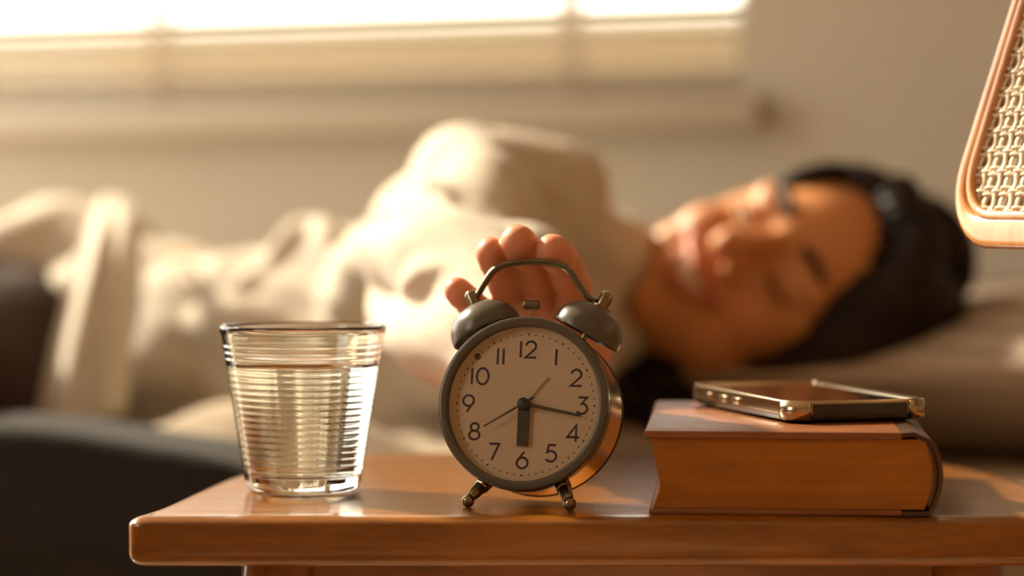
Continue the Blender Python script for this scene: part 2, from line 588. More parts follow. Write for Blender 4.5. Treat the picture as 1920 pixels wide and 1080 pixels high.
# added blocks outside the window, giving its tan, cream and darker right tones
struct('window_tan_block', MB().box((-2.6, 1.5, -TZ), (1.6, 1.62, .430)), M['outer'], tuple(bed(0, 0, 0)), (0, 0, -PSI))  # made up, turns the lower gaps between the slats tan
struct('window_cream_block', MB().box((-7.0, 8.0, -TZ), (7.0, 8.2, .95)), M['block_cream'], tuple(bed(0, 0, 0)), (0, 0, -PSI))  # made up, gives a cream band below the white sky
struct('ground_outside', MB().box((-14, -6, -.12), (14, 18, -.05)), M['paving'])  # hidden ground, added to cut skylight from below
struct('window_dark_block', MB().box((.30, TH, -TZ), (.42, 1.5, 1.9)), M['outer'], tuple(bed(0, 0, 0)), (0, 0, -PSI))  # made up, darkens the right part of the window

# ------------------------------------------------------------------ bed
MATZ = -0.045
b_frame = bed_root('wooden_bed', 0, 0, -TZ)
tag(b_frame, 'dark wooden bed frame under the mattress along the window wall', 'bed')
for nm, lo, hi in (('side_rail', (-1.2, -.90, .20), (.80, -.87, .32)), ('side_rail', (-1.2, -.05, .20), (.80, -.02, .32)),
                   ('slat_base', (-1.2, -.87, .26), (.80, -.05, .285)), ('leg', (-1.18, -.89, 0), (-1.11, -.82, .2)), ('leg', (.71, -.89, 0), (.78, -.82, .2)),
                   ('leg', (-1.18, -.1, 0), (-1.11, -.03, .2)), ('leg', (.71, -.1, 0), (.78, -.03, .2))):
    add(nm, bevel_mesh(MB().box(lo, hi).mesh(nm, False), .005), M['bedwood'], b_frame)
mt = MB().box((-1.2, -.90, .288 - TZ), (.80, -.02, MATZ))
mo = add('mattress', bevel_mesh(mt.mesh('mattress', False), .035, 5), M['mattress'], None, tuple(bed(0, 0, 0)), (0, 0, -PSI))
tag(mo, 'pale cloth mattress lying on the wooden bed frame', 'mattress')


def body_ridge(s):
    return math.exp(-((s + .15) / .45) ** 2)


def cloth_sheet(name, s0, s1, t0, t1, ns, nt_, zfun, thick, m):
    mb_ = MB()
    for i in range(ns + 1):
        for k in range(nt_ + 1):
            s = s0 + (s1 - s0) * i / ns; t = t0 + (t1 - t0) * k / nt_
            mb_.v.append(zfun(s, t))
    for i in range(ns):
        for k in range(nt_):
            a = i * (nt_ + 1) + k
            mb_.f.append((a, a + nt_ + 1, a + nt_ + 2, a + 1))
    o = add(name, mesh_of(name, mb_.v, mb_.f), m, None, tuple(bed(0, 0, 0)), (0, 0, -PSI))
    so = o.modifiers.new('thickness', 'SOLIDIFY'); so.thickness = thick; so.offset = -1
    return o


def sheet_z(s, t):
    over = max(0, -.905 - t)                    # part that hangs down the near side
    tt = max(t, -.905)
    z = MATZ + .008
    on = 1 / (1 + math.exp((s - .42) / .05)) / (1 + math.exp((.06 - s) / .04))
    g = math.exp(-((tt + .80) / .055) ** 2) * on
    z += .022 * g * (.8 + .3 * math.sin(s * 11 + 1))
    amp = .030 * on * min(1, max(0, (tt + .93) * 12))
    z += amp * (abs(mnoise.noise(Vector((s * 5, tt * 16 + s * 3, .3)))) * 1.6 + .5 * abs(mnoise.noise(Vector((s * 11, tt * 24, 4.1)))))
    y = tt - (.008 + .014 * (mnoise.noise(Vector((s * 6, t * 2, 2.0))) + .6)) * min(1, over * 20)
    return (s, y, z - over)


sh = cloth_sheet('bed_sheet', -1.15, .76, -1.10, -.05, 190, 90, sheet_z, .004, M['sheet'])
tag(sh, 'rumpled beige bed sheet beneath the lying person', 'bed sheet')


# pillow
def pillow_mesh(lx, ly, lz, n=48, m=24):
    mb_ = MB()
    for i in range(m + 1):
        th = -math.pi / 2 + math.pi * i / m
        for k in range(n):
            ph = 2 * math.pi * k / n
            def sp(v, e): return math.copysign(abs(v) ** e, v)
            x = sp(math.cos(th), .7) * sp(math.cos(ph), .45); y = sp(math.cos(th), .7) * sp(math.sin(ph), .45); z = sp(math.sin(th), 1.0)
            pinch = 1 - .28 * (abs(x) ** 4) * (abs(y) ** 4)
            edge = (1 - .30 * x ** 4) * (1 - .35 * y ** 4)
            wr = 1 + .03 * mnoise.noise(Vector((x * 3, y * 3, z * 2)))
            mb_.v.append((x * lx * pinch * wr, y * ly * pinch * wr, z * lz * edge * wr))
    for i in range(m):
        for k in range(n):
            l = (k + 1) % n
            mb_.f.append((i * n + k, i * n + l, (i + 1) * n + l, (i + 1) * n + k))
    me = mb_.mesh('pillow')
    return me


pc = W(1745, 690, 2.20)
ps, pt = float(np.dot(pc - bed(0, 0, 0), SV)), float(np.dot(pc - bed(0, 0, 0), TV))
pil_me = pillow_mesh(.29, .21, .075)
_pl = np.array(bed(ps, pt + .02, MATZ + .08))
_pco, _ = np_mesh(pil_me)
_hd = W(1440, 560, 2.13) - _pl
_hx, _hy = _hd @ SV, _hd @ TV
_g = np.exp(-(((_pco[:, 0] - _hx) / .17) ** 2 + ((_pco[:, 1] - _hy) / .20) ** 2))
_pco[:, 2] -= np.where(_pco[:, 2] > -.02, (_pco[:, 2] + .02) * _g * .80, 0)
set_co(pil_me, _pco)
pil = add('pillow', pil_me, M['pillow'], None, tuple(bed(ps, pt + .02, MATZ + .008 + .072)), (0, math.radians(2), -PSI))
tag(pil, 'taupe striped bed pillow under the dark haired head', 'pillow')


# dark throw over the near edge of the bed
def throw_z(s, t):
    over = max(0, -.955 - t)
    tt = max(t, -.955)
    e = 1 / (1 + math.exp((s - .28) / .035))          # falls away towards the right
    z = MATZ - .030 + .064 * e + .010 * math.exp(-((tt + .90) / .06) ** 2) * e
    z += .010 * mnoise.noise(Vector((s * 6, tt * 9, 1.7))) * e
    z -= .035 * min(1, max(0, (tt + .90) / .12)) * e
    bulge = .022 * min(1, over * 14) * (1 + .6 * mnoise.noise(Vector((s * 7, 3.3, t * 3))))
    return (s, tt - bulge - .012, z - over)


th = cloth_sheet('throw_blanket', -1.1, .34, -1.36, -.74, 190, 100, throw_z, .012, M['throw'])
tag(th, 'dark charcoal woollen throw bunched over the near bed edge', 'blanket')

# ------------------------------------------------------------------ bedside table
tab = empty('bedside_table', (0.05, 1.55, 0))
tag(tab, 'varnished orange wooden bedside table with rounded corners', 'table')
OUT = [(-.164, 1.3650), (-.10, 1.3640), (.05, 1.3635), (.20, 1.3645), (.262, 1.366), (.289, 1.376), (.2895, 1.45), (.283, 1.55), (.264, 1.645), (.215, 1.712), (.13, 1.736),
       (.04, 1.738), (-.05, 1.736), (-.100, 1.716), (-.138, 1.655), (-.158, 1.585), (-.169, 1.50), (-.178, 1.42), (-.1835, 1.392), (-.189, 1.367)]
out = chaikin([np.array(p) for p in OUT], 3)
ctr = np.array([.05, 1.55])
no = len(out)
nrm = []
for i in range(no):
    t = out[(i + 1) % no] - out[i - 1]; t /= np.linalg.norm(t)
    nrm.append(np.array([t[1], -t[0]]))
prof = []
R1, R1V, R2, TT = .011, .0050, .006, .0245
for k in range(11):
    a = math.pi / 2 * k / 10
    prof.append((R1 * (1 - math.sin(a)), -R1V * (1 - math.cos(a))))
for k in range(6):
    a = math.pi / 2 * k / 5
    prof.append((R2 * (1 - math.cos(a)), -TT + R2 * (1 - math.sin(a))))
tb = MB()
m = len(prof)
for i in range(no):
    for ins, z in prof:
        p = out[i] - nrm[i] * ins
        tb.v.append((p[0] - .05, p[1] - 1.55, TZ + z))
for i in range(no):
    j = (i + 1) % no
    for k in range(m - 1):
        tb.f.append((i * m + k, i * m + k + 1, j * m + k + 1, j * m + k))
tb.f.append(tuple(i * m for i in range(no)))
tb.f.append(tuple(i * m + m - 1 for i in range(no))[::-1])
add('tabletop', tb.mesh('tabletop', True, ANG), M['table'], tab)
LEGS = [(-.115, 1.405), (.225, 1.405), (.19, 1.655), (-.07, 1.655)]
for (lx, ly) in LEGS:
    dx, dy = lx - .05, ly - 1.55
    lg = MB().tube([(dx, dy, TZ - TT), (dx * 1.02, dy * 1.02, TZ - .06), (dx * 1.1, dy * 1.1, .25), (dx * 1.18, dy * 1.18, .0)], [.019, .0195, .017, .0125], n=20)
    add('leg', lg.mesh('leg', True, ANG), M['table'], tab)
for a, b in ((0, 1), (1, 2), (2, 3), (3, 0)):
    p = np.array([LEGS[a][0] - .05, LEGS[a][1] - 1.55]); q = np.array([LEGS[b][0] - .05, LEGS[b][1] - 1.55])
    t = (q - p) / np.linalg.norm(q - p); n_ = np.array([-t[1], t[0]]) * .008
    vs_ = []
    for z in (TZ - TT - .035, TZ - TT):
        for s_, o_ in ((p, -1), (q, -1), (q, 1), (p, 1)):
            c = s_ + n_ * o_
            vs_.append((c[0], c[1], z))
    add('apron', MB().add(vs_, [(0, 3, 2, 1), (4, 5, 6, 7), (0, 1, 5, 4), (1, 2, 6, 5), (2, 3, 7, 6), (3, 0, 4, 7)]).mesh('apron', False), M['table'], tab)

# ------------------------------------------------------------------ alarm clock
YAW, TILT = math.radians(-15), math.radians(-12)
F0 = W(978.5, 755, 1.410)
RM = np.array((Matrix.Rotation(YAW, 3, 'Z') @ Matrix.Rotation(TILT, 3, 'X')))
BASE = np.array([0, .022, -.0445])
root_loc = F0 + RM @ BASE
clock = empty('alarm_clock', tuple(root_loc), (TILT, 0, YAW))
tag(clock, 'grey twin-bell alarm clock with cream dial on the wooden table', 'clock')


def L2W(p): return F0 + RM @ np.asarray(p, float)


def px_local(px, py, y):
    """clock-frame point on the plane y = const behind the face, seen at (px, py)"""
    w = on_plane(px, py, L2W((0, y, 0)), RM @ np.array([0, 1, 0]))
    return RM.T @ (w - F0)


def cpart(name, mb_, m, parent=None, smooth=True, angle=ANG):
    mb_.moved(lambda p: p - BASE)
    return add(name, mb_.mesh(name, smooth, angle), m, parent or clock)


RB = .0440
cpart('bezel', MB().lathe([(.0392, .0050), (.0392, .0012), (.0398, .0003), (.0408, 0), (.0426, 0), (.0436, .0006), (RB, .0020), (RB, .0085), (.0434, .0095), (.0410, .0095), (.0410, .0050)], 128, 'y', True), M['clock_paint'])
cpart('case', MB().lathe([(0, .0090), (.0426, .0090), (.0424, .0100), (.0424, .0405), (.0416, .0412), (0, .0412)], 128, 'y'), M['clock_case'])
cpart('back_rim', MB().lathe([(.0412, .0400), (.0425, .0402), (.0428, .0405), (.0428, .0412), (.0425, .0416), (.0412, .0419)], 128, 'y', True), M['clock_dark'])
dial = cpart('dial', MB().lathe([(0, .0068), (.0385, .0068), (.0395, .0045), (.0398, .0045), (.0398, .0088), (0, .0088)], 128, 'y'), M['dial'])
cpart('crystal', MB().lathe([(0, .0012), (.0393, .0012)], 96, 'y'), M['pane'])

YD = .00672
dots = MB()
for k in range(60):
    a = 2 * math.pi * k / 60
    c = np.array([math.sin(a), 0, math.cos(a)]); tn = np.array([math.cos(a), 0, -math.sin(a)])
    if k % 5 == 0:
        q = [c * .0349 - tn * 0, c * .0361 - tn * .0008, c * .0361 + tn * .0008]
        dots.add([p + np.array([0, YD, 0]) for p in q], [(0, 1, 2)])
    else:
        ctr3 = c * .0355 + np.array([0, YD, 0])
        dots.add([ctr3 + .00043 * np.array([math.cos(b * math.pi / 4), 0, math.sin(b * math.pi / 4)]) for b in range(8)], [tuple(range(8))])
dt = cpart('minute_dots', dots, M['ink'], dial, False)
dt['kind'] = 'stuff'


def arc(cx, cz, rx, rz, a0, a1, n=20):
    return [(cx + rx * math.cos(math.radians(a0 + (a1 - a0) * i / n)), cz + rz * math.sin(math.radians(a0 + (a1 - a0) * i / n))) for i in range(n + 1)]


GL = {   # strokes in a box of height 1 centred on zero
    '0': (.74, [arc(0, 0, .37, .5, 0, 360, 40)]),
    '1': (.10, [[(0, .5), (0, -.5)]]),
    '2': (.66, [arc(0, .20, .31, .30, 170, -38, 24) + [(-.32, -.5), (.36, -.5)]]),
    '3': (.60, [[(-.28, .5), (.27, .5), (-.06, .10)] + arc(-.04, -.19, .34, .31, 80, -150, 24)]),
    '4': (.66, [[(.16, -.5), (.16, .5), (-.38, -.24), (.36, -.24)]]),
    '5': (.62, [[(.28, .5), (-.17, .5), (-.26, .06)] + arc(-.03, -.19, .34, .32, 120, -150, 26)]),
    '6': (.68, [[(.10, .52), (-.27, -.02)], arc(0, -.18, .34, .33, 0, 360, 34)]),
    '7': (.60, [[(-.32, .5), (.30, .5), (-.14, -.5)]]),
    '8': (.64, [arc(0, .26, .25, .24, 0, 360, 30), arc(0, -.24, .33, .27, 0, 360, 34)]),
    '9': (.68, [[(-.08, -.52), (.27, .02)], arc(0, .18, .34, .33, 0, 360, 34)]),
}


def ribbon(mb_, pts, w, y):
    pts = [np.array(p, float) for p in pts]
    nn = len(pts)
    closed = np.linalg.norm(pts[0] - pts[-1]) < 1e-6
    vs_ = []
    for i in range(nn):
        d0 = pts[i] - pts[i - 1] if i > 0 else (pts[-1] - pts[-2] if closed else pts[1] - pts[0])
        d1 = pts[i + 1] - pts[i] if i < nn - 1 else (pts[1] - pts[0] if closed else d0)
        d0 = d0 / np.linalg.norm(d0); d1 = d1 / np.linalg.norm(d1)
        n0 = np.array([-d0[1], d0[0]]); n1 = np.array([-d1[1], d1[0]])
        mm = n0 + n1; mm /= np.linalg.norm(mm)
        k = min(1 / max(.35, np.dot(mm, n0)), 2.2)
        vs_ += [pts[i] + mm * w * k, pts[i] - mm * w * k]
    mb_.add([(p[0], y, p[1]) for p in vs_], [(2 * i, 2 * i + 1, 2 * i + 3, 2 * i + 2) for i in range(nn - 1)])


for k in range(1, 13):
    a = 2 * math.pi * k / 12
    hgt = .0082
    nb = MB()
    txt = str(k)
    gap = .26
    tot = sum(GL[c][0] for c in txt) + gap * (len(txt) - 1)
    rx = .0296 if k not in (10, 11, 12) else .0282
    cx, cz = math.sin(a) * rx, math.cos(a) * .0280
    x = -tot / 2
    for c in txt:
        gw, strokes = GL[c]
        for st in strokes:
            ribbon(nb, [(cx + (x + gw / 2 + p[0]) * hgt, cz + p[1] * hgt) for p in st], .00058, YD - .00004)
        x += gw + gap
    cpart('numeral', nb, M['ink'], dial, False)


def clock_hand(name, ang, l0, l1, w0, w1, y, m, th=.0006):
    c = np.array([math.sin(ang), 0, math.cos(ang)]); tn = np.array([math.cos(ang), 0, -math.sin(ang)])
    q = [c * l0 - tn * w0, c * l0 + tn * w0, c * l1 + tn * w1, c * l1 - tn * w1]
    vs_ = [p + np.array([0, y, 0]) for p in q] + [p + np.array([0, y + th, 0]) for p in q]
    return cpart(name, MB().add(vs_, [(0, 1, 2, 3), (7, 6, 5, 4), (0, 4, 5, 1), (1, 5, 6, 2), (2, 6, 7, 3), (3, 7, 4, 0)]), m, None, False)


clock_hand('alarm_hand', math.radians(39), .001, .0180, .00045, .00035, .0056, M['lume'])
clock_hand('hour_hand', math.radians(179.5), 0, .0212, .0030, .0030, .0045, M['hand_paint'])
clock_hand('minute_hand', math.radians(100.5), 0, .0300, .0009, .0006, .0034, M['hand_paint'])
clock_hand('second_hand', math.radians(239), -.0062, .0232, .00055, .0003, .0025, M['hand_paint'], .0004)
cpart('hand_cap', MB().lathe([(0, .0015), (.0020, .0016), (.0029, .0021), (.0031, .0028), (.0031, .0062), (0, .0062)], 32, 'y'), M['cap_paint'])
sc_ = MB().lathe([(0, .0056), (.0010, .0057), (.0016, .0062), (.0017, .0068), (0, .0068)], 20, 'y')
sc_.moved(lambda p: p + np.array([-.0262, 0, .0240]))
cpart('dial_screw', sc_, M['screw'])

# bells with their nuts, handle, hammer, feet
YB = .0215


def along(mb_, base, axis):
    z = np.asarray(axis, float); z /= np.linalg.norm(z)
    x = np.cross([0, 1, 0], z); x /= np.linalg.norm(x); y = np.cross(z, x)
    R = np.stack([x, y, z], 1)
    return mb_.moved(lambda p: np.asarray(base) + R @ p)


NUTS = []
for s_ in (-1, 1):
    tilt = math.radians(27)
    ax = np.array([s_ * math.sin(tilt), 0, math.cos(tilt)])
    base = np.array([s_ * .0262, YB, .0392])
    rb, hb = .0187, .0152
    prof = []
    for k in range(17):
        a = math.pi / 2 * k / 16
        prof.append((rb * math.cos(a) ** .82 if k < 16 else 0.0, hb * math.sin(a)))
    prof = [(rb - .0003, -.0012), (rb, -.0008)] + prof
    inner = [(max(0, r - .0011), h - .0011) for r, h in prof[::-1][:-2]]
    bell = cpart('bell', along(MB().lathe(prof + inner + [(rb - .0009, -.0012)], 64), base, ax), M['clock_paint'], None, True, math.radians(50))
    top = base + ax * (hb - .0005)
    NUTS.append(top)
    cpart('bell_nut', along(MB().lathe([(0, 0), (.0058, 0), (.0058, .0008), (.0035, .0012), (.0035, .0062), (.0032, .0075), (.0022, .0086), (.0008, .0091), (0, .0092)], 24), top, ax), M['brass'], bell)
    cpart('bell_post', MB().tube([base - ax * .004, base + ax * (hb - .001)], .0016, 12), M['brass'], bell)
hp = [px_local(x, y, YB) for x, y in ((892, 557), (899, 547), (911, 527), (924, 509), (940, 499), (965, 493), (998, 490.5), (1030, 493), (1056, 500), (1071, 512), (1083, 530), (1096, 550), (1107, 560), (1118, 566))]
cpart('handle', MB().tube(spline(hp, 6), .0017, 12, 1.5, up=(0, 1, 0)), M['handle'])
hm0, hm1 = px_local(983, 572, YB), px_local(1011, 572, YB)
ham = cpart('hammer', MB().tube([hm0 + (hm1 - hm0) * t for t in (-.04, 0, .07, .93, 1, 1.04)], [.0012, .0019, .0024, .0024, .0019, .0012], 20), M['handle'])
cpart('hammer_stem', MB().tube([px_local(995, 572, YB), px_local(994, 604, YB)], .00045, 8), M['brass'], ham)
for s_ in (-1, 1):
    a0 = np.array([s_ * .0195, .0130, -.0385]); a1 = np.array([s_ * .0262, .0040, -.0487])
    d = a1 - a0; ln = np.linalg.norm(d)
    ft = MB().lathe([(0, 0), (.0042, 0), (.0042, .0045), (.0036, .0052), (.0031, ln * .75), (.0024, ln - .0015), (0, ln - .0015)], 8)
    foot = cpart('foot', along(ft, a0, d), M['brass'], None, True, math.radians(25))
    wz = TZ + .0032
    c = L2W(a1); c[2] = wz; c = RM.T @ (c - F0)
    cpart('ball_tip', MB().ellipsoid(c, ((.0033, 0, 0), (0, .0033, 0), (0, 0, .0033)), 20, 12), M['brass'], foot)

# ------------------------------------------------------------------ tumbler of water
gp = on_table(568.5, 921)
GH, GR0, GR1 = .0880, .0298, .0440


def gr(z):
    r = GR0 + (GR1 - GR0) * (z / GH)
    return r


prof = [(0, .0008), (.020, .0006), (.0262, .0), (.0282, .0008), (.0297, .0030)]
nz_ = 150
for k in range(nz_ + 1):
    z = .006 + (GH - .0075 - .006) * k / nz_
    w_ = min(1, max(0, (z - .010) / .004)) * min(1, max(0, (.0800 - z) / .002))
    prof.append((gr(z) + 0.00007 * w_ * (math.cos(2 * math.pi * z / .0034) - .3), z))
RIMO = gr(GH)
prof += [(gr(GH - .005) + .0001, GH - .005), (RIMO + .0002, GH - .0018), (RIMO, GH - .0006), (RIMO - .0008, GH), (RIMO - .0016, GH - .0005), (RIMO - .0021, GH - .0020)]
WT = .0021
for k in range(24):
    z = GH - .004 - (GH - .004 - .0125) * k / 23
    prof.append((gr(z) - WT, z))
prof += [(gr(.0110) - WT - .0007, .0104), (gr(.0100) - WT - .0028, .0092), (.020, .0086), (0, .0084)]
tum = add('glass_tumbler', MB().lathe(prof, 96).mesh('glass_tumbler'), M['glass'], None, tuple(gp))
tag(tum, 'clear ribbed glass tumbler filled with water near the table corner', 'glass')
WL = .0682
wp = [(0, .0085), (.020, .0087), (gr(.0100) - WT - .0027, .0093), (gr(.0110) - WT - .0006, .0105)]
for k in range(20):
    z = .0125 + (WL - .0125) * k / 19
    wp.append((gr(z) - WT + .00012, z))
wp += [(gr(WL) - WT - .0008, WL - .0006), (gr(WL) - WT - .0025, WL - .0009), (0, WL - .0009)]
wat = add('water', MB().lathe(wp, 96).mesh('water', True, math.radians(60)), M['water'], None, tuple(gp))
tag(wat, 'clear water standing in the ribbed glass tumbler', 'water', kind='thing')

# ------------------------------------------------------------------ book
bp0 = on_table(1217, 964)
book = empty('thick_book', tuple(bp0), (0, 0, math.radians(-4.5)))
tag(book, 'thick old brown hardback book with amber page edges lying flat', 'book')
BW, BD, BH = .1405, .212, .0408


def extrude(poly, y0, y1):
    n_ = len(poly)
    mb_ = MB()
    mb_.v = [(p[0], y0, p[1]) for p in poly] + [(p[0], y1, p[1]) for p in poly]
    mb_.f = [tuple(range(n_)), tuple(range(2 * n_ - 1, n_ - 1, -1))] + [(i, i + n_, (i + 1) % n_ + n_, (i + 1) % n_) for i in range(n_)]
    return mb_


z0, z1 = .0030, .0372
poly = []
for k in range(15):
    t = k / 14
    poly.append((.0050 - .0032 * (1 - math.sin(math.pi * t)) - .001 * t + .0012 * math.sin(t * 7), z0 + (z1 - z0) * t))
sp_ = []
for k in range(17):
    t = k / 16
    sp_.append((BW - .0095 + .0068 * math.sin(math.pi * (.12 + .80 * (1 - t))) + .0012 * (1 - t), z1 - (z1 - z0) * t))
add('page_block', extrude(poly + sp_, .0022, BD - .003).mesh('page_block', True, ANG), M['pages'], book)
tc_ = extrude([(-.0030, z1 + .0002), (BW - .0180, z1 + .0002), (BW - .0180, BH - .0002), (-.0018, BH), (-.0028, BH - .0008)], 0, BD)
add('front_cover', bevel_mesh(tc_.mesh('front_cover', False), .0005, 2), M['cover'], book)
bc_ = extrude([(.0, 0), (BW - .018, 0), (BW - .018, z0 - .0002), (.0008, z0 - .0002), (0, z0 - .001)], 0, BD)
add('back_cover', bevel_mesh(bc_.mesh('back_cover', False), .0005, 2), M['cover'], book)
outer, inn = [], []
pts2 = [(BW - .0180, BH - .0004), (BW - .0120, BH + .0002), (BW - .0080, BH - .0018), (BW - .0045, BH - .0030)]
for k in range(1, 12):
    t = k / 12
    pts2.append((BW - .0042 + .0058 * math.sin(math.pi * (.10 + .86 * t)) + .0012 * t, BH - .0034 - (BH - .0050) * t))
pts2 += [(BW - .004, .0006), (BW - .010, .0), (BW - .018, .0)]
inner2 = []
for i, p in enumerate(pts2):
    a = np.array(pts2[max(0, i - 1)]); b = np.array(pts2[min(len(pts2) - 1, i + 1)])
    t = (b - a) / np.linalg.norm(b - a)
    inner2.append(tuple(np.array(p) + np.array([t[1], -t[0]]) * .0022))
sp_me = MB()
n_ = len(pts2)
for y in (.0003, BD - .0003):
    sp_me.v += [(p[0], y, p[1]) for p in pts2] + [(p[0], y, p[1]) for p in inner2]
for i in range(n_ - 1):
    sp_me.f += [(i, i + 1, 2 * n_ + i + 1, 2 * n_ + i), (n_ + i + 1, n_ + i, 3 * n_ + i, 3 * n_ + i + 1), (i + 1, i, n_ + i, n_ + i + 1), (2 * n_ + i, 2 * n_ + i + 1, 3 * n_ + i + 1, 3 * n_ + i)]
sp_me.f += [(0, 2 * n_, 3 * n_, n_), (n_ - 1, 2 * n_ - 1, 4 * n_ - 1, 3 * n_ - 1)]
add('spine', sp_me.mesh('spine', True, ANG), M['leather'], book)
add('head_band', MB().tube([(p[0] - .0035, .0018, p[1]) for p in pts2[4:15]], .0012, 8).mesh('head_band'), M['leather'], book)
rbn = MB()
rp_ = spline([(.02, .004, z1 - .0003), (.004, .0022, z1 - .0006), (-.0022, .0008, z1 - .0018), (-.0034, .0004, z1 - .0040)], 5)
for p in rp_: rbn.v += [(p[0], p[1], p[2]), (p[0], p[1] + .004, p[2])]
rbn.f = [(2 * i, 2 * i + 1, 2 * i + 3, 2 * i + 2) for i in range(len(rp_) - 1)]
ro = add('ribbon_marker', rbn.mesh('ribbon_marker'), M['ribbon'], book)
ro.modifiers.new('thickness', 'SOLIDIFY').thickness = .0004

# ------------------------------------------------------------------ phone on the book
PW, PL, PT = .0775, .143, .0108
pa = math.radians(17.5)
e1 = np.array([math.cos(pa), math.sin(pa), 0]); e2 = np.array([-math.sin(pa), math.cos(pa), 0])
ptilt = math.atan(.0008 / .135)
ncor = on_table(1487, 792, BH + .0006)
pcen = ncor + e1 * (PW / 2 - .003) + e2 * (PL / 2 - .003)
phone = empty('smartphone', tuple(pcen), (ptilt, 0, pa))
phone.location.z += PL / 2 * math.sin(ptilt)
tag(phone, 'smartphone in a gold edged case lying on the thick book', 'phone')


def rrect(w, l, r, n=8):
    pts = []
    for cx, cy, a0 in ((w / 2 - r, l / 2 - r, 0), (-w / 2 + r, l / 2 - r, 90), (-w / 2 + r, -l / 2 + r, 180), (w / 2 - r, -l / 2 + r, 270)):
        for k in range(n + 1):
            a = math.radians(a0 + 90 * k / n)
            pts.append((cx + r * math.cos(a), cy + r * math.sin(a)))
    return pts


def rings(levels, n=8, cap0=True, cap1=True):
    """levels: (w, l, r, z)"""
    mb_ = MB()
    for w_, l_, r_, z in levels: mb_.v += [(p[0], p[1], z) for p in rrect(w_, l_, r_, n)]
    c = 4 * (n + 1)
    for k in range(len(levels) - 1):
        for i in range(c):
            j = (i + 1) % c
            mb_.f.append((k * c + i, k * c + j, (k + 1) * c + j, (k + 1) * c + i))
    if cap0: mb_.f.append(tuple(range(c))[::-1])
    if cap1: mb_.f.append(tuple((len(levels) - 1) * c + i for i in range(c)))
    return mb_


R_ = .0115
add('case_shell', rings([(PW - .006, PL - .006, R_ - .003, 0), (PW - .002, PL - .002, R_ - .001, .0008), (PW - .0006, PL - .0006, R_, .0024), (PW - .0006, PL - .0006, R_, .0030)]).mesh('case_shell', True, ANG), M['phone_smoke'], phone)
add('case_edge', rings([(PW - .001, PL - .001, R_, .0030), (PW, PL, R_, .0036), (PW, PL, R_, PT - .0014), (PW - .0008, PL - .0008, R_ - .0004, PT - .0003), (PW - .0016, PL - .0016, R_ - .0008, PT), (PW - .0034, PL - .0034, R_ - .0017, PT), (PW - .0042, PL - .0042, R_ - .002, PT - .0012), (PW - .0042, PL - .0042, R_ - .002, .004)], 8, True, True).mesh('case_edge', True, ANG), M['phone_gold'], phone)
add('screen', rings([(PW - .0044, PL - .0044, R_ - .002, .0045), (PW - .0044, PL - .0044, R_ - .002, PT - .0014), (PW - .0052, PL - .0052, R_ - .002, PT - .0010)]).mesh('screen', True, ANG), M['phone_dark'], phone)
# dark strip painting the dark reflection on the short near edge, corner guards, side buttons
add('dark_end_strip', bevel_mesh(MB().box((-PW / 2 + .0125, -PL / 2 - .0007, .0012), (PW / 2 - .0125, -PL / 2 + .001, PT - .0016)).mesh('dark_end_strip', False), .0006, 2), M['phone_smoke'], phone)
for sx in (-1, 1):
    g = MB()
    pp = [p for p in rrect(PW + .0012, PL + .0012, R_ + .0006, 10) if p[1] < -PL / 2 + .016 and p[0] * sx > PW / 2 - .016]
    for p in pp: g.v += [(p[0], p[1], .0012), (p[0], p[1], PT - .0006)]
    g.f = [(2 * i, 2 * i + 1, 2 * i + 3, 2 * i + 2) for i in range(len(pp) - 1)]
    go = add('corner_guard', g.mesh('corner_guard'), M['phone_gold'], phone)
    so = go.modifiers.new('thickness', 'SOLIDIFY'); so.thickness = .0012; so.offset = 0
for yc, ln in ((.000, .0105), (.0185, .0105), (.0385, .0060)):
    add('side_button', bevel_mesh(MB().box((-PW / 2 - .0011, yc - ln / 2, .0042), (-PW / 2 + .001, yc + ln / 2, .0078)).mesh('side_button', False), .0006, 2), M['phone_gold'], phone)
add('camera_bump', bevel_mesh(MB().box((-.034, .031, -.0008), (.002, .066, .0004)).mesh('camera_bump', False), .0008, 2), M['phone_smoke'], phone)

# ------------------------------------------------------------------ rattan lamp beside the table
LN = np.array([-math.cos(math.radians(26)), -math.sin(math.radians(26)), 0])     # the way the visible panel faces
LT = np.array([-LN[1], LN[0], 0])                                               # along that panel, towards the lens
c0 = W(1752, 385, 1.50)
zb = W(1850, 464, 1.47)[2]
LWD = .24
lamp_c = c0 + LT * (LWD / 2) - LN * (LWD / 2)
lamp = empty('rattan_floor_lamp', (lamp_c[0], lamp_c[1], 0), (0, 0, math.atan2(LT[1], LT[0])))
tag(lamp, 'rattan floor lamp whose woven cane shade has a honey wood frame', 'lamp')
# in lamp axes: x along the visible panel, that panel lies on the side y < 0 or y > 0
_side = np.array([LN @ LT, LN @ np.array([-LT[1], LT[0], 0])])
sgn = 1 if _side[1] > 0 else -1
SLH, SLANT = .27, math.radians(13)


def panel_pt(u, v, off=0.0):
    """u across 0..LWD (wide end), v up the slope; face towards y = sgn"""
    k = v / SLH
    half = LWD / 2 - v * math.sin(SLANT) * .95
    x = (u / LWD * 2 - 1) * half
    y = sgn * (LWD / 2 - v * math.sin(SLANT) + off * math.cos(SLANT))
    return np.array([x, y, zb + v * math.cos(SLANT) + off * math.sin(SLANT)])


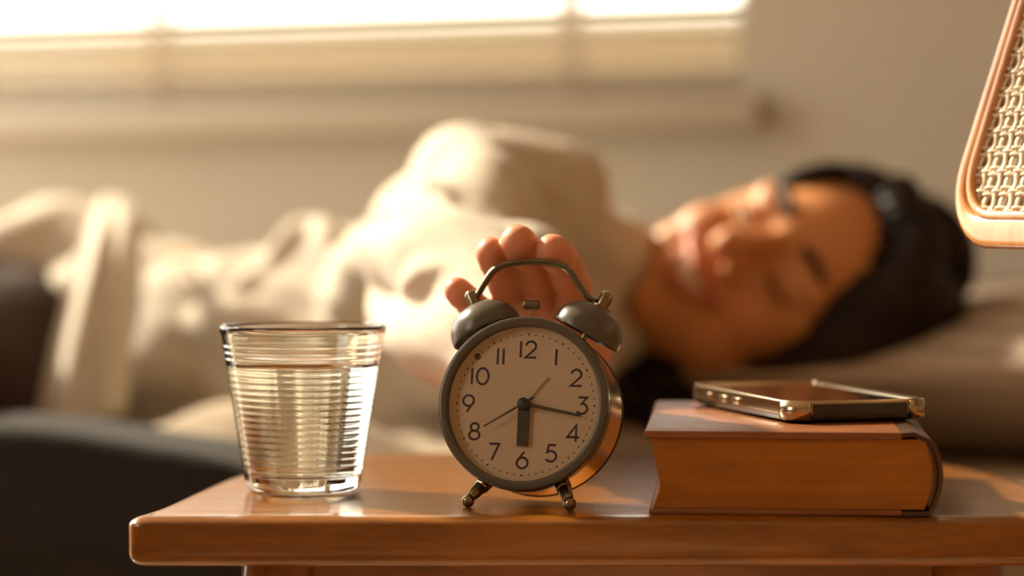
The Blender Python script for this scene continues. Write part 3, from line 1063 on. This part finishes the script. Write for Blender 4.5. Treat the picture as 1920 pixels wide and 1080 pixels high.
def panel_outline(ins, r, n=8):
    pts = []
    w_, l_ = LWD, SLH
    for cx, cy, a0 in ((w_ - ins - r, l_ - ins - r, 0), (ins + r, l_ - ins - r, 90), (ins + r, ins + r, 180), (w_ - ins - r, ins + r, 270)):
        for k in range(n + 1):
            a = math.radians(a0 + 90 * k / n)
            pts.append((cx + r * math.cos(a), cy + r * math.sin(a)))
    dense = []
    for i in range(len(pts)):
        a, b = np.array(pts[i]), np.array(pts[(i + 1) % len(pts)])
        k = max(1, int(np.linalg.norm(b - a) / .02))
        dense += [a + (b - a) * j / k for j in range(k)]
    return dense


fr = MB().ring_tube([panel_pt(p[0], p[1]) for p in panel_outline(.0085, .036)], .0036, .0090, (0, sgn, math.tan(SLANT)), 16, .5)
fr_me = fr.mesh('panel_frame')
lip_me = MB().ring_tube([panel_pt(p[0], p[1], .002) for p in panel_outline(.0165, .030)], .0022, .0026, (0, sgn, math.tan(SLANT)), 10).mesh('inner_lip')
wv = MB()
I = .0165
rr = .029


def inside_span(c, lo, hi, other_lo, other_hi):
    """span along the other axis that stays inside the rounded opening"""
    d = 0.0
    if c < lo + rr: d = rr - math.sqrt(max(0, rr * rr - (lo + rr - c) ** 2))
    if c > hi - rr: d = rr - math.sqrt(max(0, rr * rr - (c - hi + rr) ** 2))
    return other_lo + d, other_hi - d


PV, PH = .0075, .0106
nv = int((LWD - 2 * I) / PV)
for i in range(nv + 1):
    u = I + .003 + i * PV
    if u > LWD - I: continue
    v0, v1 = inside_span(u, I, LWD - I, I - .002, SLH - I + .002)
    pts = []
    for k in range(int((v1 - v0) / .0026) + 1):
        v = v0 + k * .0026
        pts.append(panel_pt(u, v, .0006 * math.sin(v / PH * math.pi * 2 + i * math.pi)))
    wv.tube(pts, .0021, 6, .3, up=(0, sgn, .2))
nh = int((SLH - 2 * I) / PH)
for j in range(nh + 1):
    for q in range(3):
        v = I + .001 + j * PH + q * .0018
        if v > SLH - I: continue
        u0, u1 = inside_span(v, I, SLH - I, I - .002, LWD - I + .002)
        pts = []
        for k in range(int((u1 - u0) / .0020) + 1):
            u = u0 + k * .0020
            pts.append(panel_pt(u, v, .0014 * math.cos((u - I - .003) / PV * math.pi + (q % 2) * math.pi)))
        wv.tube(pts, .0010, 5, .7, up=(0, sgn, .2))
wv_me = wv.mesh('cane_weave')
for k in range(4):
    f = add('panel_frame', fr_me, M['lampwood'], lamp, (0, 0, 0), (0, 0, k * math.pi / 2))
    l = add('inner_lip', lip_me, M['lampwood'], f)
    w_ = add('cane_weave', wv_me, M['cane'], f)
    w_['kind'] = 'stuff'
add('pole', MB().tube([(0, 0, .02), (0, 0, zb + .05)], .011, 20).mesh('pole', True, ANG), M['lampmetal'], lamp)
add('foot_plate', MB().lathe([(0, 0), (.085, 0), (.087, .004), (.085, .016), (.02, .022), (0, .022)], 48).mesh('foot_plate', True, ANG), M['lampmetal'], lamp)
add('bulb', MB().lathe([(0, zb + .045), (.012, zb + .05), (.013, zb + .07), (.028, zb + .095), (.033, zb + .115), (.028, zb + .138), (.012, zb + .150), (0, zb + .152)], 32).mesh('bulb'), M['bulb'], lamp)
sp2 = MB()
for k in range(2):
    a = k * math.pi / 2 + math.pi / 4
    sp2.tube([(math.cos(a) * .135, math.sin(a) * .135, zb + .012), (0, 0, zb + .03), (-math.cos(a) * .135, -math.sin(a) * .135, zb + .012)], .003, 8)
add('shade_spider', sp2.mesh('shade_spider'), M['lampmetal'], lamp)

# ------------------------------------------------------------------ person
person = empty('person', tuple(bed(-.1, -.62, MATZ + .012)), (0, 0, 0))
PO = np.array(person.location)
tag(person, 'smiling person with dark hair lying on the bed reaching for the clock', 'person')

# head axes: ha to the person's right, hb up the face, hc out of the face
hb = np.array([.93, .02, .36]); hb /= np.linalg.norm(hb)
v_ = np.array([-.36, 0, .93])
hc = math.cos(math.radians(29)) * np.array([0, -1., 0]) + math.sin(math.radians(29)) * v_
hc -= hb * np.dot(hc, hb); hc /= np.linalg.norm(hc)
ha = np.cross(hb, hc); ha = ha if ha[2] > 0 else -ha
HC = W(1440, 459, 2.075) - hc * .080 - hb * .002


def H(a, b, c): return HC + ha * a + hb * b + hc * c


def hell(mb_, c, r): mb_.ellipsoid(H(*c), (ha * r[0], hb * r[1], hc * r[2]))


B = MB()
# skull, jaw, cheeks, chin, brow
hell(B, (0, .030, -.012), (.0735, .083, .094))
hell(B, (0, -.020, .020), (.064, .085, .062))
hell(B, (0, -.068, .034), (.046, .044, .050))
hell(B, (0, -.094, .058), (.023, .019, .024))
for s_ in (-1, 1):
    hell(B, (s_ * .036, -.034, .055), (.027, .027, .024))
    hell(B, (s_ * .028, .020, .066), (.030, .015, .012))
    hell(B, (s_ * .0310, .001, .0635), (.0165, .0115, .0125))
    hell(B, (s_ * .0115, -.031, .088), (.0085, .0085, .0095))
    hell(B, (s_ * .044, -.004, .026), (.026, .060, .040))
    hell(B, (s_ * .040, -.052, .036), (.024, .038, .036))
    hell(B, (s_ * .074, -.008, -.012), (.008, .030, .018))
    B.capsule(H(s_ * .045, -.075, .015), H(s_ * .056, -.035, -.02), .022, .024)
B.capsule(H(0, .014, .080), H(0, -.014, .097), .0078, .0095)
B.capsule(H(0, -.014, .097), H(0, -.026, .106), .0095, .0125)
for q in range(8):
    t0, t1 = -1 + q / 4, -1 + (q + 1) / 4

    def lip(t, up): return H(t * .030, (-.053 + .007 * t * t if up else -.0720 + .0255 * t * t), .089 - .016 * t * t)
    B.capsule(lip(t0, 1), lip(t1, 1), .0032 + .0022 * (1 - t0 * t0), .0032 + .0022 * (1 - t1 * t1))
    B.capsule(lip(t0, 0), lip(t1, 0), .0028 + .0026 * (1 - t0 * t0), .0028 + .0026 * (1 - t1 * t1))
hell(B, (0, -.060, .066), (.030, .018, .015))
# neck, trunk
SHO = W(1000, 424, 2.06)            # right shoulder (upper one)
ELB = W(830, 530, 1.81)
WRI = W(1000, 668, 1.545)
HIP = W(110, 632, 2.44)
WAI = W(420, 680, 2.32)
CHE = W(860, 640, 2.24)
NECK = W(1120, 585, 2.20)
B.capsule(H(0, -.05, -.022), NECK, .052, .056)
B.capsule(NECK, CHE, .060, .09)
B.capsule(CHE, WAI, .105, .080)
B.capsule(WAI, HIP, .082, .100)
B.capsule(NECK, SHO, .045, .042)
B.capsule(SHO, ELB, .042, .036)
B.capsule(ELB, ELB + (WRI - ELB) * .45, .036, .032)
B.capsule(ELB + (WRI - ELB) * .45, WRI, .032, .0245)
LS = NECK + np.array([.02, .03, -.10])
B.capsule(CHE, LS, .07, .05)
LE = LS + np.array([.20, -.12, .015])
B.capsule(LS, LE, .045, .036)
KNEE = HIP + np.array([-.34, -.22, -.01])
B.capsule(HIP, HIP + (KNEE - HIP) * .5, .085, .07)

# the hand: palm towards the lens, fingers over the clock handle
PALM = W(1000, 628, 1.495)
B.capsule(WRI, W(1000, 660, 1.525), .0245, .026)
for px, py, d, r in ((945, 612, 1.488, .0150), (978, 606, 1.490, .0155), (1018, 606, 1.492, .0155), (1056, 610, 1.492, .0150)):
    B.capsule(W(1000, 664, 1.522), W(px, py, d), .0200, r)
B.capsule(W(1050, 660, 1.515), W(1075, 628, 1.497), .0180, .0150)
FING = {
    'index': [(1066, 606, 1.496, .0112), (1076, 540, 1.482, .0101), (1057, 493, 1.4635, .0094), (1037, 471, 1.4530, .0090)],
    'middle': [(1014, 604, 1.496, .0112), (1008, 538, 1.485, .0102), (990, 482, 1.4690, .0096), (972, 455, 1.4560, .0095)],
    'ring': [(966, 606, 1.494, .0106), (952, 545, 1.486, .0097), (935, 500, 1.4720, .0090), (922, 475, 1.4610, .0086)],
    'little': [(936, 618, 1.490, .0098), (900, 586, 1.484, .0086), (874, 560, 1.476, .0078), (858, 545, 1.470, .0073)],
    'thumb': [(1082, 650, 1.512, .0135), (1104, 634, 1.500, .0112), (1116, 648, 1.486, .0098), (1110, 670, 1.476, .0088)],
}
NAILS = []
CREASE = []
PADS = []
for nm, ch in FING.items():
    P = [W(*c[:3]) for c in ch]; R = [c[3] for c in ch]
    for i in range(3):
        B.capsule(P[i], P[i + 1], R[i], R[i + 1])
        CREASE.append((P[i + 1] if i < 2 else P[i + 1] - (P[3] - P[2]) * 9, (P[i + 1] - P[i]) / np.linalg.norm(P[i + 1] - P[i]), R[i + 1]))
    PADS.append(P[3])
    if nm != 'thumb':
        ax = (P[3] - P[2]) / np.linalg.norm(P[3] - P[2])
        tocam = np.array([0, -1., -.25]); tocam -= ax * np.dot(tocam, ax); tocam /= np.linalg.norm(tocam)
        sd = np.cross(ax, tocam)
        NAILS.append((P[3] + ax * R[3] * .02 - tocam * R[3] * .80, ax * R[3] * .58, sd * R[3] * .60, tocam * .0012))
        B.ellipsoid(P[2] * .35 + P[3] * .65 + tocam * .0018, (ax * R[3] * 1.30, sd * R[3] * 1.02, tocam * R[3] * 1.02))

# finer cells near the hand, coarser on the trunk: remesh in a stretched copy of space, then undo the stretch
RS = np.linspace(0, 2.5, 2000)
SL = np.where(RS < .11, 2.3, np.where(RS < .30, 2.3 + (RS - .11) / .19 * (.85 - 2.3), .85))
GS = np.concatenate([[0], np.cumsum((SL[1:] + SL[:-1]) / 2 * np.diff(RS))])


def warp(p, inv=False):
    d = p - PALM; r = np.linalg.norm(d, axis=1, keepdims=True); r = np.maximum(r, 1e-9)
    g = np.interp(r, GS, RS) if inv else np.interp(r, RS, GS)
    return PALM + d / r * g


vv = warp(np.array(B.v)); B.v = [tuple(p) for p in vv]
body_me = remeshed(B, 'body', .0020, 5, .42)
co, e_ = np_mesh(body_me)
co = warp(co, True)
_hm = np.clip((.16 - np.linalg.norm(co - HC, axis=1)) / .02, 0, 1)[:, None]
co = co * (1 - _hm) + smooth_np(co, e_, 24, .5) * _hm
# closed-eye lids, smile line, finger creases
set_co(body_me, co)
nn_ = normals(body_me)
loc = np.stack([(co - HC) @ ha, (co - HC) @ hb, (co - HC) @ hc], 1)
front = loc[:, 2] > .04
for s_ in (-1, 1):
    x = (loc[:, 0] - s_ * .0315) / .0150
    line = loc[:, 1] - (-.006 + .004 * x * x)
    g = np.where(front & (abs(x) < 1.2), np.exp(-(line / .0016) ** 2), 0)
    co = co - nn_ * (g * .0014)[:, None]
for p, ax, r in CREASE:
    d = co - p; t = d @ ax; rad = np.linalg.norm(d - t[:, None] * ax, axis=1)
    g = np.where((rad < r * 1.5) & (nn_[:, 1] < .1), np.exp(-(t / .0008) ** 2) + .6 * np.exp(-((t - .0026) / .0007) ** 2), 0)
    co = co - nn_ * (g * .00055)[:, None]
set_co(body_me, smooth_np(co, e_, 1, .3))
# skin tones: lips, flushed cheeks and finger pads
tone = np.tile(np.array([.62, .265, .095, 1.0]), (len(co), 1))
tt_ = loc[:, 0] / .030
m_up = np.exp(-(((loc[:, 1] - (-.053 + .007 * tt_ ** 2)) / .0040) ** 2)) * (abs(tt_) < 1.08) * (loc[:, 2] > .06)
m_lo = np.exp(-(((loc[:, 1] - (-.072 + .0255 * tt_ ** 2)) / .0046) ** 2)) * (abs(tt_) < 1.08) * (loc[:, 2] > .06)
ml = np.clip(m_up + m_lo, 0, 1)[:, None]
tone[:, :3] = tone[:, :3] * (1 - ml) + np.array([.46, .13, .08]) * ml
for s_ in (-1, 1):
    g = np.exp(-(((loc[:, 0] - s_ * .040) / .02) ** 2 + ((loc[:, 1] + .034) / .018) ** 2))[:, None] * front[:, None] * .5
    tone[:, :3] = tone[:, :3] * (1 - g) + np.array([.64, .25, .12]) * g
hand_w = np.clip(1 - (np.linalg.norm(co - PALM, axis=1) - .09) / .05, 0, 1)[:, None]
tone[:, :3] = tone[:, :3] * (1 - hand_w) + np.array([.64, .30, .165]) * hand_w
for p in PADS:
    g = np.exp(-(np.linalg.norm(co - p, axis=1) / .011) ** 2)[:, None] * .55
    tone[:, :3] = tone[:, :3] * (1 - g) + np.array([.68, .235, .12]) * g
at = body_me.color_attributes.new('tone', 'FLOAT_COLOR', 'POINT')
at.data.foreach_set('color', tone.astype(np.float32).ravel())


def pchild(name, me, m, parent=None):
    co_, _ = np_mesh(me)
    set_co(me, co_ - PO)
    return add(name, me, m, parent or person)


body = pchild('body', body_me, M['skin'])

for c_, a_, s2, t_ in NAILS:
    pchild('fingernail', MB().ellipsoid(c_, (a_, s2, t_), 16, 8).mesh('fingernail'), M['nail'])

# face details
teeth = MB()
for q in range(10):
    t0 = -.72 + q * .144; t1 = t0 + .144
    def tp(t, k): return H(t * .030, (-.0545 + .008 * t * t) * (1 - k) + (-.0690 + .021 * t * t) * k, .0890 - .016 * t * t)
    a, b, c, d = tp(t0 + .008, 0), tp(t1 - .008, 0), tp(t1 - .008, 1), tp(t0 + .008, 1)
    back = -hc * .006
    teeth.add([a, b, c, d, a + back, b + back, c + back, d + back], [(0, 1, 2, 3), (7, 6, 5, 4), (0, 4, 5, 1), (1, 5, 6, 2), (2, 6, 7, 3), (3, 7, 4, 0)])
tm = pchild('teeth', teeth.mesh('teeth', False), M['teeth']); tm['kind'] = 'stuff'
for s_ in (-1, 1):
    brow = MB().tube(spline([H(s_ * .014, .0235, .0835), H(s_ * .026, .0275, .0815), H(s_ * .040, .0280, .0745), H(s_ * .051, .0215, .0630)], 5), [.0014 + .0022 * math.sin(math.pi * min(1, .25 + .75 * i / 15)) for i in range(16)], 8)
    pchild('eyebrow', brow.mesh('eyebrow'), M['hair'])
    lash = MB().tube(spline([H(s_ * (.0315 - .0150 * 1), -.0035, .0735), H(s_ * .024, -.0062, .0785), H(s_ * .0325, -.0068, .0795), H(s_ * .041, -.0052, .0765), H(s_ * .0485, -.0015, .0690)], 5), [.0007 + .0014 * math.sin(math.pi * i / 20) for i in range(21)], 8)
    pchild('eyelash', lash.mesh('eyelash'), M['hair'])

# hair: a cap over the skull, a loose knot, long locks falling over the pillow
HM = MB()
hell(HM, (-.060, .050, -.010), (.052, .080, .075))
hell(HM, (-.070, -.010, -.010), (.034, .070, .058))
hell(HM, (-.010, .044, -.026), (.080, .086, .094))
hell(HM, (-.010, .022, -.050), (.088, .088, .072))
for s_ in (-1, 1):
    hell(HM, ((.052 if s_ > 0 else -.058), .050, .010), (.018 if s_ > 0 else .026, .048, .054))
hell(HM, (-.012, .103, .020), (.050, .024, .046))
hell(HM, (.004, .122, -.040), (.048, .040, .046))
rng = random.Random(4)


def lock(pts, rs, k=7, spread=.012):
    for i in range(k):
        off = [np.array([rng.uniform(-1, 1), rng.uniform(-1, 1), rng.uniform(-.7, .7)]) * spread for _ in pts]
        off = [o * (.3 + .7 * j / (len(pts) - 1)) for j, o in enumerate(off)]
        sp3 = spline([p + o for p, o in zip(pts, off)], 6)
        n3 = len(sp3)
        rr3 = [np.interp(j / (n3 - 1) * (len(rs) - 1), range(len(rs)), rs) for j in range(n3)]
        for a in range(n3 - 1):
            HM.capsule(sp3[a], sp3[a + 1], rr3[a], rr3[a + 1], 10, 3)


lock([H(-.062, .085, .030), H(-.082, .030, .034), H(-.088, -.030, .016), H(-.092, -.085, .004), W(1235, 700, 2.14), W(1165, 725, 2.10)], [.020, .024, .026, .024, .020, .012], 7, .013)
lock([H(-.070, .07, -.02), H(-.092, .0, -.02), H(-.096, -.07, -.02), W(1270, 720, 2.12), W(1185, 738, 2.08)], [.024, .026, .024, .020, .010], 7, .016)
lock([H(.015, .110, .036), H(.044, .088, .034), H(.060, .045, .014), H(.064, -.01, -.025)], [.013, .013, .012, .012], 5, .006)
lock([H(.020, .112, .040), H(-.03, .108, .050), H(-.062, .075, .045), H(-.078, .020, .035)], [.014, .018, .020, .020], 5, .007)
hair_me = remeshed(HM, 'hair', .0026, 4, .40)
co, e_ = np_mesh(hair_me); nn_ = normals(hair_me)
lc = np.stack([(co - HC) @ ha, (co - HC) @ hb, (co - HC) @ hc], 1)
ang_ = np.arctan2(lc[:, 0], lc[:, 2] + .02)
disp = .0011 * np.sin(ang_ * 46 + lc[:, 1] * 60 + 2 * np.sin(lc[:, 1] * 40)) + .0009 * np.sin(ang_ * 83 + lc[:, 1] * 35)
# keep the face free of hair
cut = (lc[:, 2] > .035) & (lc[:, 1] < .070) & (abs(lc[:, 0]) < .060)
co = co + nn_ * disp[:, None]
set_co(hair_me, co)
pchild('hair', hair_me, M['hair'])

# shirt
SH = MB()
SH.capsule(W(1060, 585, 2.19), CHE, .078, .112)
SH.capsule(CHE, WAI, .116, .090)
SH.capsule(WAI, HIP, .090, .114)
SH.capsule(HIP, HIP + (KNEE - HIP) * .10, .114, .110)
SH.capsule(W(1120, 515, 2.13), SHO, .052, .066)
SH.capsule(W(1170, 540, 2.14), W(1060, 470, 2.08), .030, .052)
SH.capsule(W(1120, 520, 2.17), W(1000, 620, 2.06), .050, .070)
SH.capsule(SHO, W(890, 420, 1.98), .062, .058)
SH.capsule(W(890, 420, 1.98), ELB, .058, .052)
SH.capsule(SHO, CHE, .070, .09)
SH.capsule(ELB, W(900, 560, 1.70), .057, .053)
SH.capsule(W(900, 560, 1.70), W(960, 648, 1.60), .053, .044)
SH.capsule(W(820, 470, 2.05), W(700, 540, 2.16), .052, .05)
SH.capsule(W(760, 520, 1.95), W(830, 600, 1.80), .030, .036)
# folds pulled round the sleeve and trunk
frng = random.Random(11)


def ridge(p0, p1, r0, r1, f0, f1, a0, a1, w):
    ax_ = (p1 - p0) / np.linalg.norm(p1 - p0)
    u_ = np.cross(ax_, [0, 0, 1.]); u_ /= np.linalg.norm(u_); w_u = np.cross(ax_, u_)
    pts_ = []
    for k in range(9):
        t = k / 8; f_ = f0 + (f1 - f0) * t; a_ = a0 + (a1 - a0) * t
        rad_ = (r0 + (r1 - r0) * f_) * .97
        pts_.append(p0 + (p1 - p0) * f_ + rad_ * (math.cos(a_) * u_ + math.sin(a_) * w_u))
    for k in range(8):
        e0 = w * (.35 + .65 * math.sin(math.pi * (k + .2) / 8.4)); e1_ = w * (.35 + .65 * math.sin(math.pi * (k + 1.2) / 8.4))
        SH.capsule(pts_[k], pts_[k + 1], e0, max(.003, e1_), 10, 3)


for p0, p1, r0, r1, n_f, w0 in ((SHO, W(890, 420, 1.98), .064, .058, 9, .013), (W(890, 420, 1.98), ELB, .058, .052, 12, .013), (ELB, W(960, 648, 1.60), .055, .046, 9, .009),
                                (CHE, WAI, .116, .090, 8, .010), (WAI, HIP, .090, .114, 4, .009)):
    for k in range(n_f):
        a = frng.uniform(0, 2 * math.pi); f = frng.uniform(-.05, .8)
        ridge(p0, p1, r0, r1, f, f + frng.uniform(.2, .55), a, a + frng.choice((-1, 1)) * frng.uniform(.5, 1.5), w0 * frng.uniform(.7, 1.2))
# collar band round the neck
for q in range(16):
    a0, a1 = 2 * math.pi * q / 16, 2 * math.pi * (q + 1) / 16
    nd = (H(0, -.05, -.022) - NECK); nd /= np.linalg.norm(nd)
    e_1 = np.cross(nd, [0, 0, 1.]); e_1 /= np.linalg.norm(e_1); e_2 = np.cross(nd, e_1)
    cc = NECK + nd * -.01
    SH.capsule(cc + .066 * (math.cos(a0) * e_1 + math.sin(a0) * e_2), cc + .066 * (math.cos(a1) * e_1 + math.sin(a1) * e_2), .013, .013)
shirt_me = remeshed(SH, 'shirt', .0042, 7, .40)
co, e_ = np_mesh(shirt_me); nn_ = normals(shirt_me)


def seg_par(co, a, b):
    t = np.clip(((co - a) @ (b - a)) / np.dot(b - a, b - a), -.2, 1.2)
    return t, np.linalg.norm(co - (a + t[:, None] * (b - a)), axis=1)


fold = np.array([abs(mnoise.noise(Vector((p[0] * 9 + p[2] * 7, p[1] * 6 - p[2] * 4, p[2] * 13 - p[0] * 5)))) for p in co])
fold2 = np.array([mnoise.noise(Vector((p[0] * 16 + 3, p[1] * 12 + p[2] * 10, p[2] * 18))) for p in co])
co = co + nn_ * (.024 * (fold - .22) * 1.4 + .007 * fold2)[:, None]
# diagonal pulls from the shoulder to the elbow
t, dist = seg_par(co, SHO, ELB)
g = np.exp(-(dist / .11) ** 2)
co = co + nn_ * (g * .007 * np.sin((co @ np.array([38., 10, 46.])) + 1.5 * np.sin(co[:, 2] * 30)))[:, None]
set_co(shirt_me, smooth_np(co, e_, 3, .5))
shirt = pchild('shirt', shirt_me, M['shirt'])

# open shirt tail that hangs from the hip in front of the body
tl = MB()
LFT = [(190, 366, 2.33), (160, 430, 2.25), (132, 520, 2.20), (104, 620, 2.175), (80, 720, 2.16), (64, 795, 2.15)]
RGT = [(236, 368, 2.33), (264, 420, 2.25), (258, 520, 2.20), (250, 620, 2.17), (243, 710, 2.155), (235, 775, 2.15)]
LW = spline([W(*p) for p in LFT], 8); RW = spline([W(*p) for p in RGT], 8)
nw = 16
for a, b in zip(LW, RW):
    for k in range(nw + 1):
        t = k / nw
        p = a * (1 - t) + b * t
        p = p + np.array([0, -.018 * math.sin(math.pi * t) + .006 * math.sin(t * 14), 0])
        tl.v.append(tuple(p))
for i in range(len(LW) - 1):
    for k in range(nw):
        a = i * (nw + 1) + k
        tl.f.append((a, a + 1, a + nw + 2, a + nw + 1))
tlo = pchild('shirt_tail', tl.mesh('shirt_tail'), M['shirt'])
tlo.modifiers.new('thickness', 'SOLIDIFY').thickness = .003

# trousers
TR = MB()
TH0, KNEE = W(-35, 640, 2.46), W(-300, 690, 2.10)
TR.capsule(TH0, KNEE, .098, .085)
ANK = KNEE + np.array([-.28, .26, -.03])
TR.capsule(KNEE, ANK, .080, .055)
HIP2 = HIP + np.array([.01, .02, -.015]); KNEE2 = KNEE + np.array([.05, .09, -.02]); ANK2 = ANK + np.array([.06, .05, -.02])
TR.capsule(HIP2, KNEE2, .092, .080); TR.capsule(KNEE2, ANK2, .078, .052)
pchild('trousers', remeshed(TR, 'trousers', .008, 6), M['trouser'])
FT = MB()
for a in (ANK, ANK2):
    FT.capsule(a + np.array([-.03, .02, 0]), a + np.array([-.12, -.06, .02]), .038, .026)
fm = remeshed(FT, 'socks', .006, 4)
pchild('socks', fm, M['shirt'])
